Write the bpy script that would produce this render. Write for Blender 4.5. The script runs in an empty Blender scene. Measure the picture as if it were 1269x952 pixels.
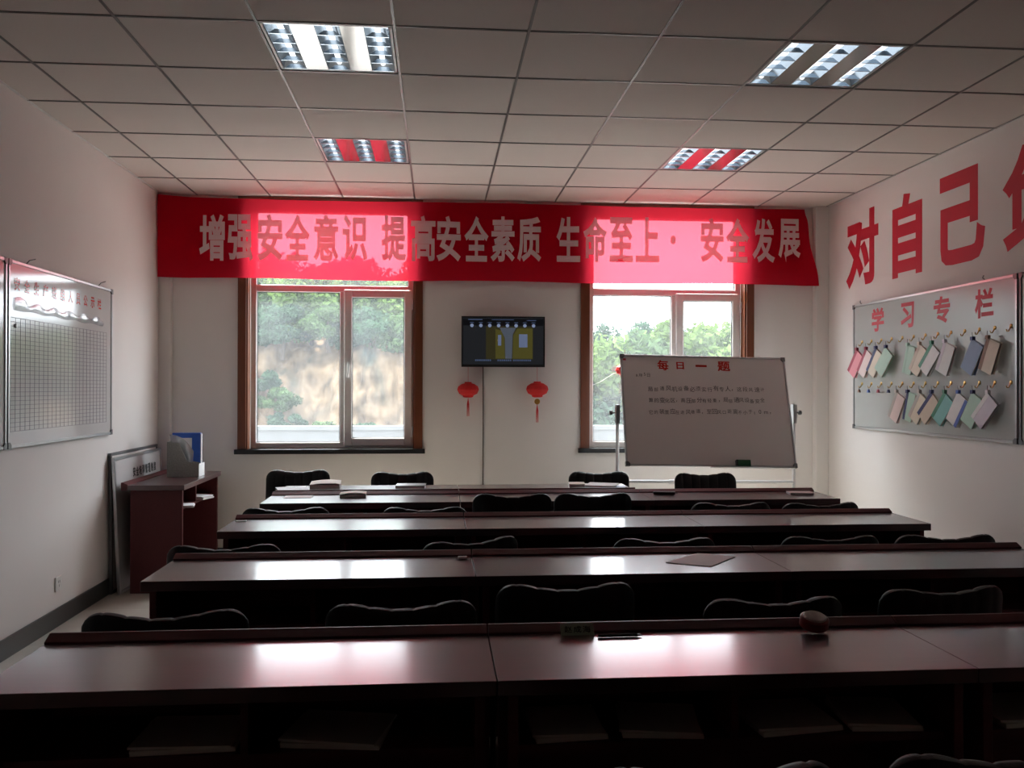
import bpy, bmesh, math, random
from mathutils import Vector, Matrix, noise
random.seed(7)
S = bpy.context.scene
C = S.collection
R = math.radians
# ------------------------------------------------------------------ camera, world, sun, exposure
F_PX, YAW, PITCH, ROLL, CAM_Z = 1089.7, 0.08509, 0.00417, 0.00229, 1.45
cam_data = bpy.data.cameras.new('camera'); cam = bpy.data.objects.new('camera', cam_data); C.objects.link(cam); S.camera = cam
cam_data.sensor_fit = 'HORIZONTAL'; cam_data.sensor_width = 36.0; cam_data.lens = F_PX / 1269 * 36.0
cam_data.clip_start = 0.02; cam_data.clip_end = 300
fwd = Vector((math.sin(YAW) * math.cos(PITCH), math.cos(YAW) * math.cos(PITCH), math.sin(PITCH)))
rgt = Vector((math.cos(YAW), -math.sin(YAW), 0)); upv = rgt.cross(fwd)
r2 = math.cos(ROLL) * rgt + math.sin(ROLL) * upv; u2 = -math.sin(ROLL) * rgt + math.cos(ROLL) * upv
cam.matrix_world = Matrix(((r2.x, u2.x, -fwd.x, 0), (r2.y, u2.y, -fwd.y, 0), (r2.z, u2.z, -fwd.z, CAM_Z), (0, 0, 0, 1)))

def ray(x, y): return fwd * F_PX + r2 * (x - 634.5) - u2 * (y - 476)
def atY(x, y, Y): d = ray(x, y); d = d * (Y / d.y); return (d.x, d.z + CAM_Z)
def atX(x, y, X): d = ray(x, y); d = d * (X / d.x); return (d.y, d.z + CAM_Z)
def atZ(x, y, z): d = ray(x, y); d = d * ((z - CAM_Z) / d.z); return (d.x, d.y)

world = bpy.data.worlds.new('sky'); S.world = world; world.use_nodes = True
bg = world.node_tree.nodes['Background']; bg.inputs[0].default_value = (0.88, 0.94, 1.0, 1); bg.inputs[1].default_value = 11.0
sun_d = bpy.data.lights.new('sun', 'SUN'); sun_d.energy = 26.0; sun_d.angle = R(1.0); sun_d.color = (1.0, 0.95, 0.86)
sun = bpy.data.objects.new('sun', sun_d); C.objects.link(sun)
sun.rotation_euler = Vector((0.22, -0.36, -0.905)).to_track_quat('-Z', 'Y').to_euler()
S.view_settings.view_transform = 'Standard'; S.view_settings.look = 'None'
S.view_settings.gamma = 1.0; S.view_settings.use_curve_mapping = False
S.view_settings.exposure = 0.0
S.cycles.use_denoising = True
S.cycles.max_bounces = 10; S.cycles.diffuse_bounces = 6; S.cycles.glossy_bounces = 4
S.cycles.transparent_max_bounces = 16; S.cycles.transmission_bounces = 6
S.cycles.sample_clamp_indirect = 6.0; S.cycles.caustics_reflective = False; S.cycles.caustics_refractive = False
TUBE = 2.0

# room numbers (metres; camera at x=y=0)
XL, XR, YB, YR, ZC = -2.29, 3.425, 7.52, -2.6, 3.05
WIN = [(-1.59, -0.19), (1.302, 2.702)]           # clear openings of the two windows
WZ0, WZ1 = 0.93, 2.99

# ------------------------------------------------------------------ materials
MATS = {}
def mat(name, col, rough=0.6, metal=0.0, spec=0.5, var=0.12, scale=30.0, bump=0.0, bscale=200.0, coat=0.0, emit=None, stretch=None, sheen=0.0):
    m = bpy.data.materials.new(name); m.use_nodes = True; MATS[name] = m
    nt = m.node_tree; N = nt.nodes; b = N['Principled BSDF']
    tc = N.new('ShaderNodeTexCoord'); src = tc.outputs['Object']
    if stretch:
        mp = N.new('ShaderNodeMapping'); mp.inputs['Scale'].default_value = stretch
        nt.links.new(src, mp.inputs[0]); src = mp.outputs[0]
    nz = N.new('ShaderNodeTexNoise'); nz.inputs['Scale'].default_value = scale; nz.inputs['Detail'].default_value = 4
    nt.links.new(src, nz.inputs['Vector'])
    mx = N.new('ShaderNodeMix'); mx.data_type = 'RGBA'
    mx.inputs['A'].default_value = tuple(c * (1 - var) for c in col) + (1,)
    mx.inputs['B'].default_value = tuple(min(1, c * (1 + var)) for c in col) + (1,)
    nt.links.new(nz.outputs['Fac'], mx.inputs['Factor']); nt.links.new(mx.outputs['Result'], b.inputs['Base Color'])
    b.inputs['Roughness'].default_value = rough; b.inputs['Metallic'].default_value = metal
    b.inputs['Specular IOR Level'].default_value = spec
    if coat: b.inputs['Coat Weight'].default_value = coat; b.inputs['Coat Roughness'].default_value = 0.12
    if bump:
        n2 = N.new('ShaderNodeTexNoise'); n2.inputs['Scale'].default_value = bscale; nt.links.new(src, n2.inputs['Vector'])
        bp = N.new('ShaderNodeBump'); bp.inputs['Strength'].default_value = bump; bp.inputs['Distance'].default_value = 0.002
        nt.links.new(n2.outputs['Fac'], bp.inputs['Height']); nt.links.new(bp.outputs[0], b.inputs['Normal'])
    if emit:
        b.inputs['Emission Color'].default_value = tuple(emit[:3]) + (1,); b.inputs['Emission Strength'].default_value = emit[3]
    return m

def shader_mat(name, build):
    m = bpy.data.materials.new(name); m.use_nodes = True; MATS[name] = m
    nt = m.node_tree; nt.nodes.clear(); out = nt.nodes.new('ShaderNodeOutputMaterial')
    nt.links.new(build(nt), out.inputs['Surface']); return m
def bs(nt, kind, col, **kw):
    n = nt.nodes.new('ShaderNodeBsdf' + kind); n.inputs['Color'].default_value = tuple(col) + (1,)
    for k, v in kw.items(): n.inputs[k].default_value = v
    return n.outputs[0]
def mixs(nt, fac, a, b):
    n = nt.nodes.new('ShaderNodeMixShader')
    if isinstance(fac, (int, float)): n.inputs[0].default_value = fac
    else: nt.links.new(fac, n.inputs[0])
    nt.links.new(a, n.inputs[1]); nt.links.new(b, n.inputs[2]); return n.outputs[0]
def noise_fac(nt, scale, lo, hi, stretch=None):
    tc = nt.nodes.new('ShaderNodeTexCoord'); s = tc.outputs['Object']
    if stretch:
        mp = nt.nodes.new('ShaderNodeMapping'); mp.inputs['Scale'].default_value = stretch; nt.links.new(s, mp.inputs[0]); s = mp.outputs[0]
    nz = nt.nodes.new('ShaderNodeTexNoise'); nz.inputs['Scale'].default_value = scale; nz.inputs['Detail'].default_value = 5
    nt.links.new(s, nz.inputs['Vector'])
    mr = nt.nodes.new('ShaderNodeMapRange'); mr.inputs['To Min'].default_value = lo; mr.inputs['To Max'].default_value = hi
    nt.links.new(nz.outputs['Fac'], mr.inputs['Value']); return mr.outputs[0]

mat('paint', (0.74, 0.715, 0.695), 0.75, var=0.03, scale=3, bump=0.15, bscale=350)
mat('ceiling_tile', (0.66, 0.60, 0.56), 0.9, var=0.06, scale=160, bump=0.25, bscale=220)
mat('grid_metal', (0.26, 0.25, 0.24), 0.38, metal=0.5, var=0.06)
mat('void_dark', (0.03, 0.03, 0.03), 0.9)
mat('floor_tile', (0.61, 0.57, 0.50), 0.22, var=0.06, scale=6)
mat('grout', (0.32, 0.29, 0.25), 0.9)
mat('baseboard', (0.035, 0.033, 0.032), 0.35)
mat('wood_case', (0.15, 0.045, 0.018), 0.38, var=0.25, scale=12, stretch=(8, 8, 0.6), coat=0.2)
mat('mahogany', (0.055, 0.014, 0.016), 0.35, var=0.3, scale=9, stretch=(0.6, 8, 8), coat=0.85)
b_ = MATS['mahogany'].node_tree.nodes['Principled BSDF']; b_.inputs['Coat IOR'].default_value = 1.52; b_.inputs['Coat Roughness'].default_value = 0.13
mat('mahogany_edge', (0.095, 0.018, 0.020), 0.5, spec=0.3, var=0.2, scale=9, stretch=(0.6, 8, 8))
mat('pvc', (0.70, 0.69, 0.68), 0.35, var=0.03)
mat('gasket', (0.03, 0.03, 0.03), 0.6)
mat('stone_sill', (0.02, 0.02, 0.022), 0.25)
mat('chrome', (0.75, 0.75, 0.76), 0.18, metal=1.0, var=0.03)
mat('steel_white', (0.68, 0.69, 0.70), 0.35, var=0.03)
mat('leather', (0.012, 0.012, 0.013), 0.52, spec=0.28, var=0.2, bump=0.35, bscale=260)
mat('chair_metal', (0.03, 0.03, 0.032), 0.3, metal=0.7)
mat('alu', (0.52, 0.53, 0.54), 0.32, metal=0.9, var=0.05)
mat('alu_dark', (0.16, 0.16, 0.165), 0.4, metal=0.6)
mat('board_white', (0.62, 0.62, 0.62), 0.10, var=0.02, scale=4)
mat('board_grey', (0.46, 0.49, 0.48), 0.22, var=0.04, scale=4)
mat('board_stand', (0.80, 0.77, 0.76), 0.28, var=0.03, scale=4)
mat('red_vinyl', (0.55, 0.012, 0.035), 0.45, var=0.05)
mat('red_mark', (0.55, 0.03, 0.02), 0.12)
mat('ink', (0.05, 0.05, 0.055), 0.7)
mat('grid_line', (0.25, 0.25, 0.28), 0.7)
mat('black_print', (0.02, 0.02, 0.02), 0.6)
mat('plastic_black', (0.012, 0.012, 0.013), 0.35)
mat('plastic_white', (0.72, 0.72, 0.70), 0.4)
mat('paper', (0.74, 0.74, 0.75), 0.8, var=0.04)
mat('paper_warm', (0.62, 0.55, 0.48), 0.8, var=0.06)
mat('paper_pink', (0.64, 0.53, 0.53), 0.7, var=0.04)
mat('brass', (0.55, 0.36, 0.12), 0.3, metal=1.0)
mat('eraser_green', (0.01, 0.09, 0.03), 0.8)
mat('lantern_red', (0.62, 0.012, 0.012), 0.55, var=0.15, scale=60)
mat('gold', (0.6, 0.35, 0.08), 0.35, metal=0.8)
mat('blue_folder', (0.03, 0.12, 0.55), 0.4)
mat('box_grey', (0.30, 0.31, 0.29), 0.6, var=0.35, scale=90)
mat('tin_red', (0.20, 0.02, 0.02), 0.35)
mat('tin_lid', (0.42, 0.30, 0.28), 0.4, var=0.3, scale=60)
mat('card_green', (0.40, 0.46, 0.36), 0.6)
mat('reflector', (0.34, 0.40, 0.46), 0.20, metal=1.0, var=0.02)
mat('panel_mirror', (0.27, 0.26, 0.25), 0.14, metal=1.0, var=0.02)
mat('tube_glow', (0.9, 0.9, 0.9), 0.4, emit=(0.93, 0.97, 1.0, TUBE))
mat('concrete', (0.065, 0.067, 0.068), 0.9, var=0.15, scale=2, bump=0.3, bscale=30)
mat('yard', (0.34, 0.33, 0.315), 0.9, var=0.15, scale=1)
mat('roof', (0.2, 0.2, 0.2), 0.9)
mat('trunk', (0.05, 0.035, 0.025), 0.9)
for i, c in enumerate([(0.075, 0.12, 0.035), (0.05, 0.085, 0.035), (0.035, 0.065, 0.04)]):
    def leaf(nt, c=c):
        f = noise_fac(nt, 1.2, 0, 1)
        mx = nt.nodes.new('ShaderNodeMix'); mx.data_type = 'RGBA'; nt.links.new(f, mx.inputs['Factor'])
        mx.inputs['A'].default_value = tuple(v * 0.55 for v in c) + (1,); mx.inputs['B'].default_value = tuple(v * 1.5 for v in c) + (1,)
        d = nt.nodes.new('ShaderNodeBsdfDiffuse'); t = nt.nodes.new('ShaderNodeBsdfTranslucent')
        nt.links.new(mx.outputs['Result'], d.inputs['Color']); nt.links.new(mx.outputs['Result'], t.inputs['Color'])
        return mixs(nt, 0.35, d.outputs[0], t.outputs[0])
    shader_mat('leaf%d' % i, leaf)
def earth(nt):
    d = nt.nodes.new('ShaderNodeBsdfDiffuse')
    f = noise_fac(nt, 0.9, -0.6, 1.6, (1.3, 1.0, 0.55)); g = noise_fac(nt, 3.5, -0.3, 2.3, (1.6, 1.0, 0.7))
    cr = nt.nodes.new('ShaderNodeValToRGB'); e = cr.color_ramp.elements
    e[0].position = 0.1; e[0].color = (0.035, 0.04, 0.032, 1); e[1].position = 0.75; e[1].color = (0.17, 0.12, 0.075, 1)
    k = cr.color_ramp.elements.new(0.4); k.color = (0.125, 0.09, 0.06, 1)
    nt.links.new(f, cr.inputs[0])
    mu = nt.nodes.new('ShaderNodeMix'); mu.data_type = 'RGBA'; mu.blend_type = 'MULTIPLY'; mu.inputs['Factor'].default_value = 1
    nt.links.new(cr.outputs[0], mu.inputs['A']); nt.links.new(g, mu.inputs['B']); nt.links.new(mu.outputs['Result'], d.inputs['Color'])
    return d.outputs[0]
shader_mat('earth', earth)
def banner_m(nt):
    body = mixs(nt, 0.5, bs(nt, 'Diffuse', (0.60, 0.004, 0.024)), bs(nt, 'Translucent', (0.75, 0.03, 0.06)))
    return mixs(nt, noise_fac(nt, 300, 0.06, 0.11), body, bs(nt, 'Transparent', (1.0, 0.30, 0.38)))
shader_mat('banner_cloth', banner_m)
def letter_m(nt):
    return mixs(nt, 0.26, mixs(nt, 0.22, bs(nt, 'Diffuse', (0.95, 0.80, 0.83)), bs(nt, 'Translucent', (0.95, 0.6, 0.65))), bs(nt, 'Transparent', (1, 0.95, 0.95)))
shader_mat('banner_print', letter_m)
def glass_m(nt):
    dirt = bs(nt, 'Translucent', (0.85, 0.92, 1.0))
    a = mixs(nt, noise_fac(nt, 7, 0.025, 0.065), bs(nt, 'Transparent', (0.97, 0.985, 0.98)), dirt)
    return mixs(nt, 0.03, a, bs(nt, 'Glossy', (1, 1, 1), Roughness=0.02))
shader_mat('glass', glass_m)
def lucent(name, col, alpha):
    shader_mat(name, lambda nt: mixs(nt, alpha, bs(nt, 'Transparent', (0.95, 0.95, 0.97)), mixs(nt, 0.3, bs(nt, 'Diffuse', col), bs(nt, 'Glossy', (1, 1, 1), Roughness=0.15))))
lucent('clear_film', (0.6, 0.6, 0.62), 0.55)

# ------------------------------------------------------------------ mesh helpers
def nb(): return bmesh.new()
def box(bm, x0, x1, y0, y1, z0, z1, M=None):
    v = [bm.verts.new(Vector(p) if M is None else M @ Vector(p)) for p in
         [(x0, y0, z0), (x1, y0, z0), (x1, y1, z0), (x0, y1, z0), (x0, y0, z1), (x1, y0, z1), (x1, y1, z1), (x0, y1, z1)]]
    for f in [(3, 2, 1, 0), (4, 5, 6, 7), (0, 1, 5, 4), (1, 2, 6, 5), (2, 3, 7, 6), (3, 0, 4, 7)]: bm.faces.new([v[i] for i in f])
    return bm
def rbox(x0, x1, y0, y1, z0, z1, r=0.004, seg=2):
    bm = box(nb(), x0, x1, y0, y1, z0, z1)
    bmesh.ops.bevel(bm, geom=list(bm.edges), offset=r, segments=seg, affect='EDGES', profile=0.7)
    return bm
def tube(bm, pts, r, n=8, cap=True):
    pts = [Vector(p) for p in pts]; rings = []
    for i, p in enumerate(pts):
        t = (pts[min(i + 1, len(pts) - 1)] - pts[max(i - 1, 0)]).normalized()
        a = t.orthogonal().normalized() if abs(t.z) > 0.95 or abs(t.z) < 0.05 else t.cross(Vector((0, 0, 1))).normalized()
        if i and rings:
            a = (pa - t * pa.dot(t)).normalized()
        pa = a; b = t.cross(a); rr = r[i] if isinstance(r, (list, tuple)) else r
        rings.append([bm.verts.new(p + (a * math.cos(2 * math.pi * k / n) + b * math.sin(2 * math.pi * k / n)) * rr) for k in range(n)])
    for u, w in zip(rings, rings[1:]):
        for k in range(n): bm.faces.new([u[k], u[(k + 1) % n], w[(k + 1) % n], w[k]])
    if cap: bm.faces.new(rings[0][::-1]); bm.faces.new(rings[-1])
    return bm
def lathe(bm, prof, n=20, M=None):
    rings = []
    for r, z in prof:
        rings.append([bm.verts.new((M or Matrix()) @ Vector((max(r, 1e-4) * math.cos(2 * math.pi * k / n), max(r, 1e-4) * math.sin(2 * math.pi * k / n), z))) for k in range(n)])
    for u, w in zip(rings, rings[1:]):
        for k in range(n): bm.faces.new([u[k], u[(k + 1) % n], w[(k + 1) % n], w[k]])
    bm.faces.new(rings[0][::-1]); bm.faces.new(rings[-1]); return bm
def prism(bm, poly, y0, y1, ax='y', M=None):
    def P(a, b, c):
        p = {'y': (a, c, b), 'x': (c, a, b), 'z': (a, b, c)}[ax]; return (M or Matrix()) @ Vector(p)
    A = [bm.verts.new(P(a, b, y0)) for a, b in poly]; B = [bm.verts.new(P(a, b, y1)) for a, b in poly]
    n = len(poly); bm.faces.new(A); bm.faces.new(B[::-1])
    for i in range(n): bm.faces.new([A[i], B[i], B[(i + 1) % n], A[(i + 1) % n]])
    return bm
def smooth(me, ang=40):
    me.polygons.foreach_set('use_smooth', [True] * len(me.polygons))
    try: me.set_sharp_from_angle(angle=R(ang))
    except Exception: pass
def obj(name, bm, m, parent=None, kind=None, sm=False, loc=None, label=None, rot=None):
    me = bm
    if isinstance(bm, bmesh.types.BMesh):
        bmesh.ops.recalc_face_normals(bm, faces=bm.faces); me = bpy.data.meshes.new(name); bm.to_mesh(me); bm.free()
        if sm: smooth(me)
    if m and not me.materials: me.materials.append(MATS[m])
    o = bpy.data.objects.new(name, me); C.objects.link(o); o.parent = parent
    if kind: o['kind'] = kind
    if loc: o.location = loc
    if rot: o.rotation_euler = rot
    if label: o['label'] = label
    return o
def tag(o, label, cat, group=None):
    o['label'] = label; o['category'] = cat
    if group: o['group'] = group
    return o
def thing(name, label, cat, loc=(0, 0, 0), rotz=0, group=None, rot=None):
    o = bpy.data.objects.new(name, None); C.objects.link(o); o.location = loc; o.rotation_euler = rot or (0, 0, rotz)
    o.empty_display_size = 0.1
    return tag(o, label, cat, group)
def dup(root, loc, rotz, label, group=None, scale=None):
    r = root.copy(); C.objects.link(r); r.location = loc; r.rotation_euler = (0, 0, rotz); r['label'] = label
    if group: r['group'] = group
    if scale: r.scale = scale
    for ch in list(root.children):
        c = ch.copy(); C.objects.link(c); c.parent = r
        for g in list(ch.children):
            d = g.copy(); C.objects.link(d); d.parent = c
    return r

# ------------------------------------------------------------------ glyph outlines (built-in font), normalised to a unit box
GL = {}
def glyphs(chars, bold):
    todo = [c for c in dict.fromkeys(chars) if (c, bold) not in GL and c.strip()]
    objs = []
    for c in todo:
        cu = bpy.data.curves.new('g', 'FONT'); cu.body = c; cu.size = 1; cu.bevel_depth = bold if bold > 0.01 else 0; cu.bevel_resolution = 0; cu.resolution_u = 3
        o = bpy.data.objects.new('g', cu); C.objects.link(o); objs.append((c, o, cu))
    dg = bpy.context.evaluated_depsgraph_get(); dg.update()
    for c, o, cu in objs:
        me = bpy.data.meshes.new_from_object(o.evaluated_get(dg))
        vs = [(v.co.x, v.co.y, v.co.z / bold if bold > 0.01 else 0.0) for v in me.vertices]; fs = [tuple(p.vertices) for p in me.polygons]
        xs = [v[0] for v in vs]; ys = [v[1] for v in vs]
        w = max(xs) - min(xs) or 1; h = max(ys) - min(ys) or 1
        GL[(c, bold)] = ([((a - min(xs)) / w, (b - min(ys)) / h, q) for a, b, q in vs], fs, (min(xs), min(ys), w, h))
        bpy.data.meshes.remove(me)
    for c, o, cu in objs: bpy.data.objects.remove(o); bpy.data.curves.remove(cu)
def glyph(bm, c, bold, fn, rect=None, box_=None, th=0.0, off=0.0):
    """rect=(u0,u1,v0,v1): stretch to it; box_=(u,v,size): keep type proportions. fn(u,v,d)->point, d = height off the surface."""
    vs, fs, (mx_, my_, w, h) = GL[(c, bold)]
    if rect: u0, u1, v0, v1 = rect
    else:
        u, v, s = box_; u0 = u + mx_ * s; u1 = u0 + w * s; v0 = v + my_ * s; v1 = v0 + h * s
    th = th or 0.0008
    T = [bm.verts.new(fn(u0 + a * (u1 - u0), v0 + b * (v1 - v0), off + th * 0.5 * (1 + q))) for a, b, q in vs]
    for f in fs:
        try: bm.faces.new([T[i] for i in f])
        except ValueError: pass
    return bm
BAN = '增强安全意识提高安全素质生命至上·安全发展'
glyphs(BAN, 0.028); glyphs('对自己负', 0.040); glyphs('学习专栏', 0.034)
glyphs('每日一题', 0.03); glyphs('安全生产班组人员公示栏', 0.03); glyphs('安全培训管理制度', 0.05); glyphs('赵成海', 0.015)
HAND = ['局部通风机设备必须实行有专人，这段风速计', '算的变化区，高压部分有轻重，局部通风设备安全', '它的装置应在进风巷道，至回风口距离不小于10m，']
glyphs(''.join(HAND) + '8月15日', 0.004); glyphs('Saety', 0.02)

# ================================================================== THE SETTING
def struct(name, bm, m, parent=None): return obj(name, bm, m, parent, kind='structure')
T_ = 0.24
bm = nb()
box(bm, XL - T_, XR + T_, YB, YB + T_, -0.5, WZ0); box(bm, XL - T_, XR + T_, YB, YB + T_, WZ1, 3.4)
for a, b in [(XL - T_, WIN[0][0]), (WIN[0][1], WIN[1][0]), (WIN[1][1], XR + T_)]: box(bm, a, b, YB, YB + T_, WZ0, WZ1)
struct('wall_back', bm, 'paint')
struct('wall_left', box(nb(), XL - T_, XL, YR - T_, YB, -0.5, 3.4), 'paint')
struct('wall_right', box(nb(), XR, XR + T_, YR - T_, YB, -0.5, 3.4), 'paint')
struct('wall_rear', box(nb(), XL, XR, YR - T_, YR, -0.5, 3.4), 'paint')
struct('trim_1', rbox(XL, XL + 0.10, YB - 0.06, YB, 0, ZC, 0.01), 'paint')
struct('trim_2', rbox(XR - 0.12, XR, YB - 0.07, YB, 0, ZC, 0.01), 'paint')
struct('baseboard_left', rbox(XL, XL + 0.014, YR, YB - 0.06, 0, 0.11, 0.003), 'baseboard')
struct('baseboard_right', rbox(XR - 0.014, XR, YR, YB - 0.07, 0, 0.11, 0.003), 'baseboard')
struct('baseboard_back', rbox(XL + 0.10, XR - 0.12, YB - 0.014, YB, 0, 0.11, 0.003), 'baseboard')
fl = struct('floor', box(nb(), XL, XR, YR, YB, -0.2, -0.004), 'grout')
shared = {}
def piece(name, key, mk, m, parent, loc):
    if key not in shared:
        me = bpy.data.meshes.new(name); b = mk(); bmesh.ops.recalc_face_normals(b, faces=b.faces); b.to_mesh(me); b.free(); me.materials.append(MATS[m]); shared[key] = me
    o = bpy.data.objects.new(name, shared[key]); C.objects.link(o); o.parent = parent; o.location = loc; return o
def chips(x0, x1, first, step):
    xs = [x0] + [v for v in [first + step * k for k in range(-40, 40)] if x0 + 0.01 < v < x1 - 0.01] + [x1]
    return list(zip(xs, xs[1:]))
for a, b in chips(XL, XR, -2.29 + 0.8, 0.8):
    for c, d in chips(YR, YB, 7.52 - 0.8, 0.8):
        piece('floor_tile', ('ft', round(b - a, 3), round(d - c, 3)), lambda: box(nb(), 0.0015, b - a - 0.0015, 0.0015, d - c - 0.0015, -0.004, 0), 'floor_tile', fl, (a, c, 0))
# ceiling: dark void above, T-bars, lay-in tiles, one object each
ce = struct('ceiling', box(nb(), XL - T_, XR + T_, YR - T_, YB + T_, 3.4, 3.55), 'void_dark')
GX, GY = -1.993, 3.915
cols = chips(XL, XR, GX, 0.6); rows = chips(YR, YB, GY, 0.6)
LIGHTS = []
for i, (a, b) in enumerate(cols):
    for j, (c, d) in enumerate(rows):
        fx = abs(a - (GX + 1.2)) < 0.02 or abs(a - (GX + 3.6)) < 0.02
        fix = fx and any(abs(c - (GY + k)) < 0.02 for k in (0.0, 1.8))
        if fix: LIGHTS.append((a, c)); continue
        g = 0.0068
        piece('ceiling_tile', ('ct', round(b - a, 3), round(d - c, 3)),
              lambda: box(nb(), g, b - a - g, g, d - c - g, 0.0, 0.015), 'ceiling_tile', ce, (a, c, ZC))
        if abs(a - cols[0][0]) < 1e-6 or True: pass
def tbar(L, along):
    b = nb(); w = 0.0052
    # two flanges with a recessed slot between them, plus web
    a0, a1 = 0.0018, 0.0056
    if along == 'y':
        box(b, -a1, -a0, 0, L, -0.004, 0.0); box(b, a0, a1, 0, L, -0.004, 0.0); box(b, -a1, a1, 0, L, 0.0001, 0.03)
    else:
        box(b, 0, L, -a1, -a0, -0.004, 0.0); box(b, 0, L, a0, a1, -0.004, 0.0); box(b, 0, L, -a1, a1, 0.0001, 0.03)
    return b
for a, b in cols[1:]: piece('main_runner', 'mr', lambda: tbar(YB - YR, 'y'), 'grid_metal', ce, (a, YR, ZC))
for c, d in rows[1:]:
    for a, b in cols: piece('cross_runner', ('cr', round(b - a, 3)), lambda: tbar(b - a - 0.0136, 'x'), 'grid_metal', ce, (a + 0.0068, c, ZC))
bm = nb()
box(bm, XL, XL + 0.018, YR, YB, ZC - 0.003, ZC); box(bm, XR - 0.018, XR, YR, YB, ZC - 0.003, ZC); box(bm, XL + 0.018, XR - 0.018, YB - 0.018, YB, ZC - 0.003, ZC)
obj('wall_angle', bm, 'pvc', ce)

# windows
def window(n, x0, x1):
    w = struct('window_%d' % n, rbox(x0 - 0.09, x1 + 0.09, YB - 0.045, YB + 0.10, WZ0 - 0.04, WZ0, 0.004), 'stone_sill')
    yf, yb = 7.62, 7.68
    # wooden casing: face boards and reveal boards
    for s, (a, b) in enumerate([(x0 - 0.068, x0), (x1, x1 + 0.068)]):
        obj('casing_board', rbox(a, b, YB - 0.022, YB, WZ0, WZ1 + 0.02, 0.004), 'wood_case', w)
        rx = (x0, x0 + 0.012) if s == 0 else (x1 - 0.012, x1)
        obj('reveal_board', box(nb(), rx[0], rx[1], YB - 0.004, yf, WZ0, WZ1), 'wood_case', w)
    obj('casing_board', rbox(x0 - 0.068, x1 + 0.068, YB - 0.024, YB, WZ1, WZ1 + 0.055, 0.004), 'wood_case', w)
    obj('reveal_board', box(nb(), x0 + 0.012, x1 - 0.012, YB, yf, WZ1 - 0.012, WZ1), 'wood_case', w)
    a, b = x0 + 0.012, x1 - 0.012; zt0, zt1 = 2.262, 2.322; xm = x0 + 0.79
    fr = nb()
    box(fr, a, a + 0.05, yf, yb, WZ0, WZ1); box(fr, b - 0.05, b, yf, yb, WZ0, WZ1)
    box(fr, a + 0.05, b - 0.05, yf, yb, WZ0, WZ0 + 0.05); box(fr, a + 0.05, b - 0.05, yf, yb, WZ1 - 0.05, WZ1)
    box(fr, a + 0.05, b - 0.05, yf, yb, zt0, zt1); box(fr, xm - 0.03, xm + 0.03, yf, yb, WZ0 + 0.05, zt0)
    bmesh.ops.bevel(fr, geom=list(fr.edges), offset=0.004, segments=1, affect='EDGES')
    obj('window_frame', fr, 'pvc', w)
    sx0, sx1, sz0, sz1, q = xm + 0.008, b - 0.012, WZ0 + 0.018, zt0 + 0.024, 0.068
    sa = nb()
    box(sa, sx0, sx0 + q, yf - 0.018, yf + 0.03, sz0, sz1); box(sa, sx1 - q, sx1, yf - 0.018, yf + 0.03, sz0, sz1)
    box(sa, sx0 + q, sx1 - q, yf - 0.018, yf + 0.03, sz0, sz0 + q); box(sa, sx0 + q, sx1 - q, yf - 0.018, yf + 0.03, sz1 - q, sz1)
    bmesh.ops.bevel(sa, geom=list(sa.edges), offset=0.005, segments=1, affect='EDGES')
    sash = obj('sash', sa, 'pvc', w)
    gk = nb()
    def ring(p0, p1, z0, z1, y):
        t = 0.006
        box(gk, p0, p0 + t, y, y + 0.01, z0, z1); box(gk, p1 - t, p1, y, y + 0.01, z0, z1)
        box(gk, p0 + t, p1 - t, y, y + 0.01, z0, z0 + t); box(gk, p0 + t, p1 - t, y, y + 0.01, z1 - t, z1)
    ring(sx0 + q, sx1 - q, sz0 + q, sz1 - q, yf - 0.004); ring(a + 0.05, xm - 0.03, WZ0 + 0.05, zt0, yf + 0.02); ring(a + 0.05, b - 0.05, zt1, WZ1 - 0.05, yf + 0.02)
    obj('gasket', gk, 'gasket', w)
    for p in [(a + 0.05, xm - 0.03, WZ0 + 0.05, zt0), (sx0 + q, sx1 - q, sz0 + q, sz1 - q), (a + 0.05, b - 0.05, zt1, WZ1 - 0.05)]:
        gb = nb(); gb.faces.new([gb.verts.new(v) for v in [(p[0], yf + 0.025, p[2]), (p[1], yf + 0.025, p[2]), (p[1], yf + 0.025, p[3]), (p[0], yf + 0.025, p[3])]])
        obj('glass_pane', gb, 'glass', w)
    h = nb(); hx = sx0 + 0.034; hz = 1.54
    box(h, hx - 0.012, hx + 0.012, yf - 0.03, yf - 0.018, hz - 0.03, hz + 0.03)
    tube(h, [(hx, yf - 0.03, hz), (hx, yf - 0.055, hz), (hx + 0.002, yf - 0.06, hz + 0.02), (hx + 0.006, yf - 0.058, hz + 0.12)], [0.009, 0.009, 0.010, 0.008])
    obj('handle', h, 'plastic_white', sash)
    for hz in (sz0 + 0.12, sz1 - 0.12):
        obj('hinge', tube(nb(), [(sx1 + 0.004, yf - 0.022, hz - 0.045), (sx1 + 0.004, yf - 0.022, hz + 0.045)], 0.008), 'steel_white', sash)
    pl = bpy.data.lights.new('daylight_portal', 'AREA'); pl.shape = 'RECTANGLE'; pl.size = b - a; pl.size_y = WZ1 - WZ0; pl.cycles.is_portal = True
    po = bpy.data.objects.new('daylight_portal', pl); C.objects.link(po); po.location = ((a + b) / 2, YB + T_ + 0.02, (WZ0 + WZ1) / 2); po.rotation_euler = (R(-90), 0, 0)
    return w
for k, (a, b) in enumerate(WIN): window(k + 1, a, b)

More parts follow.
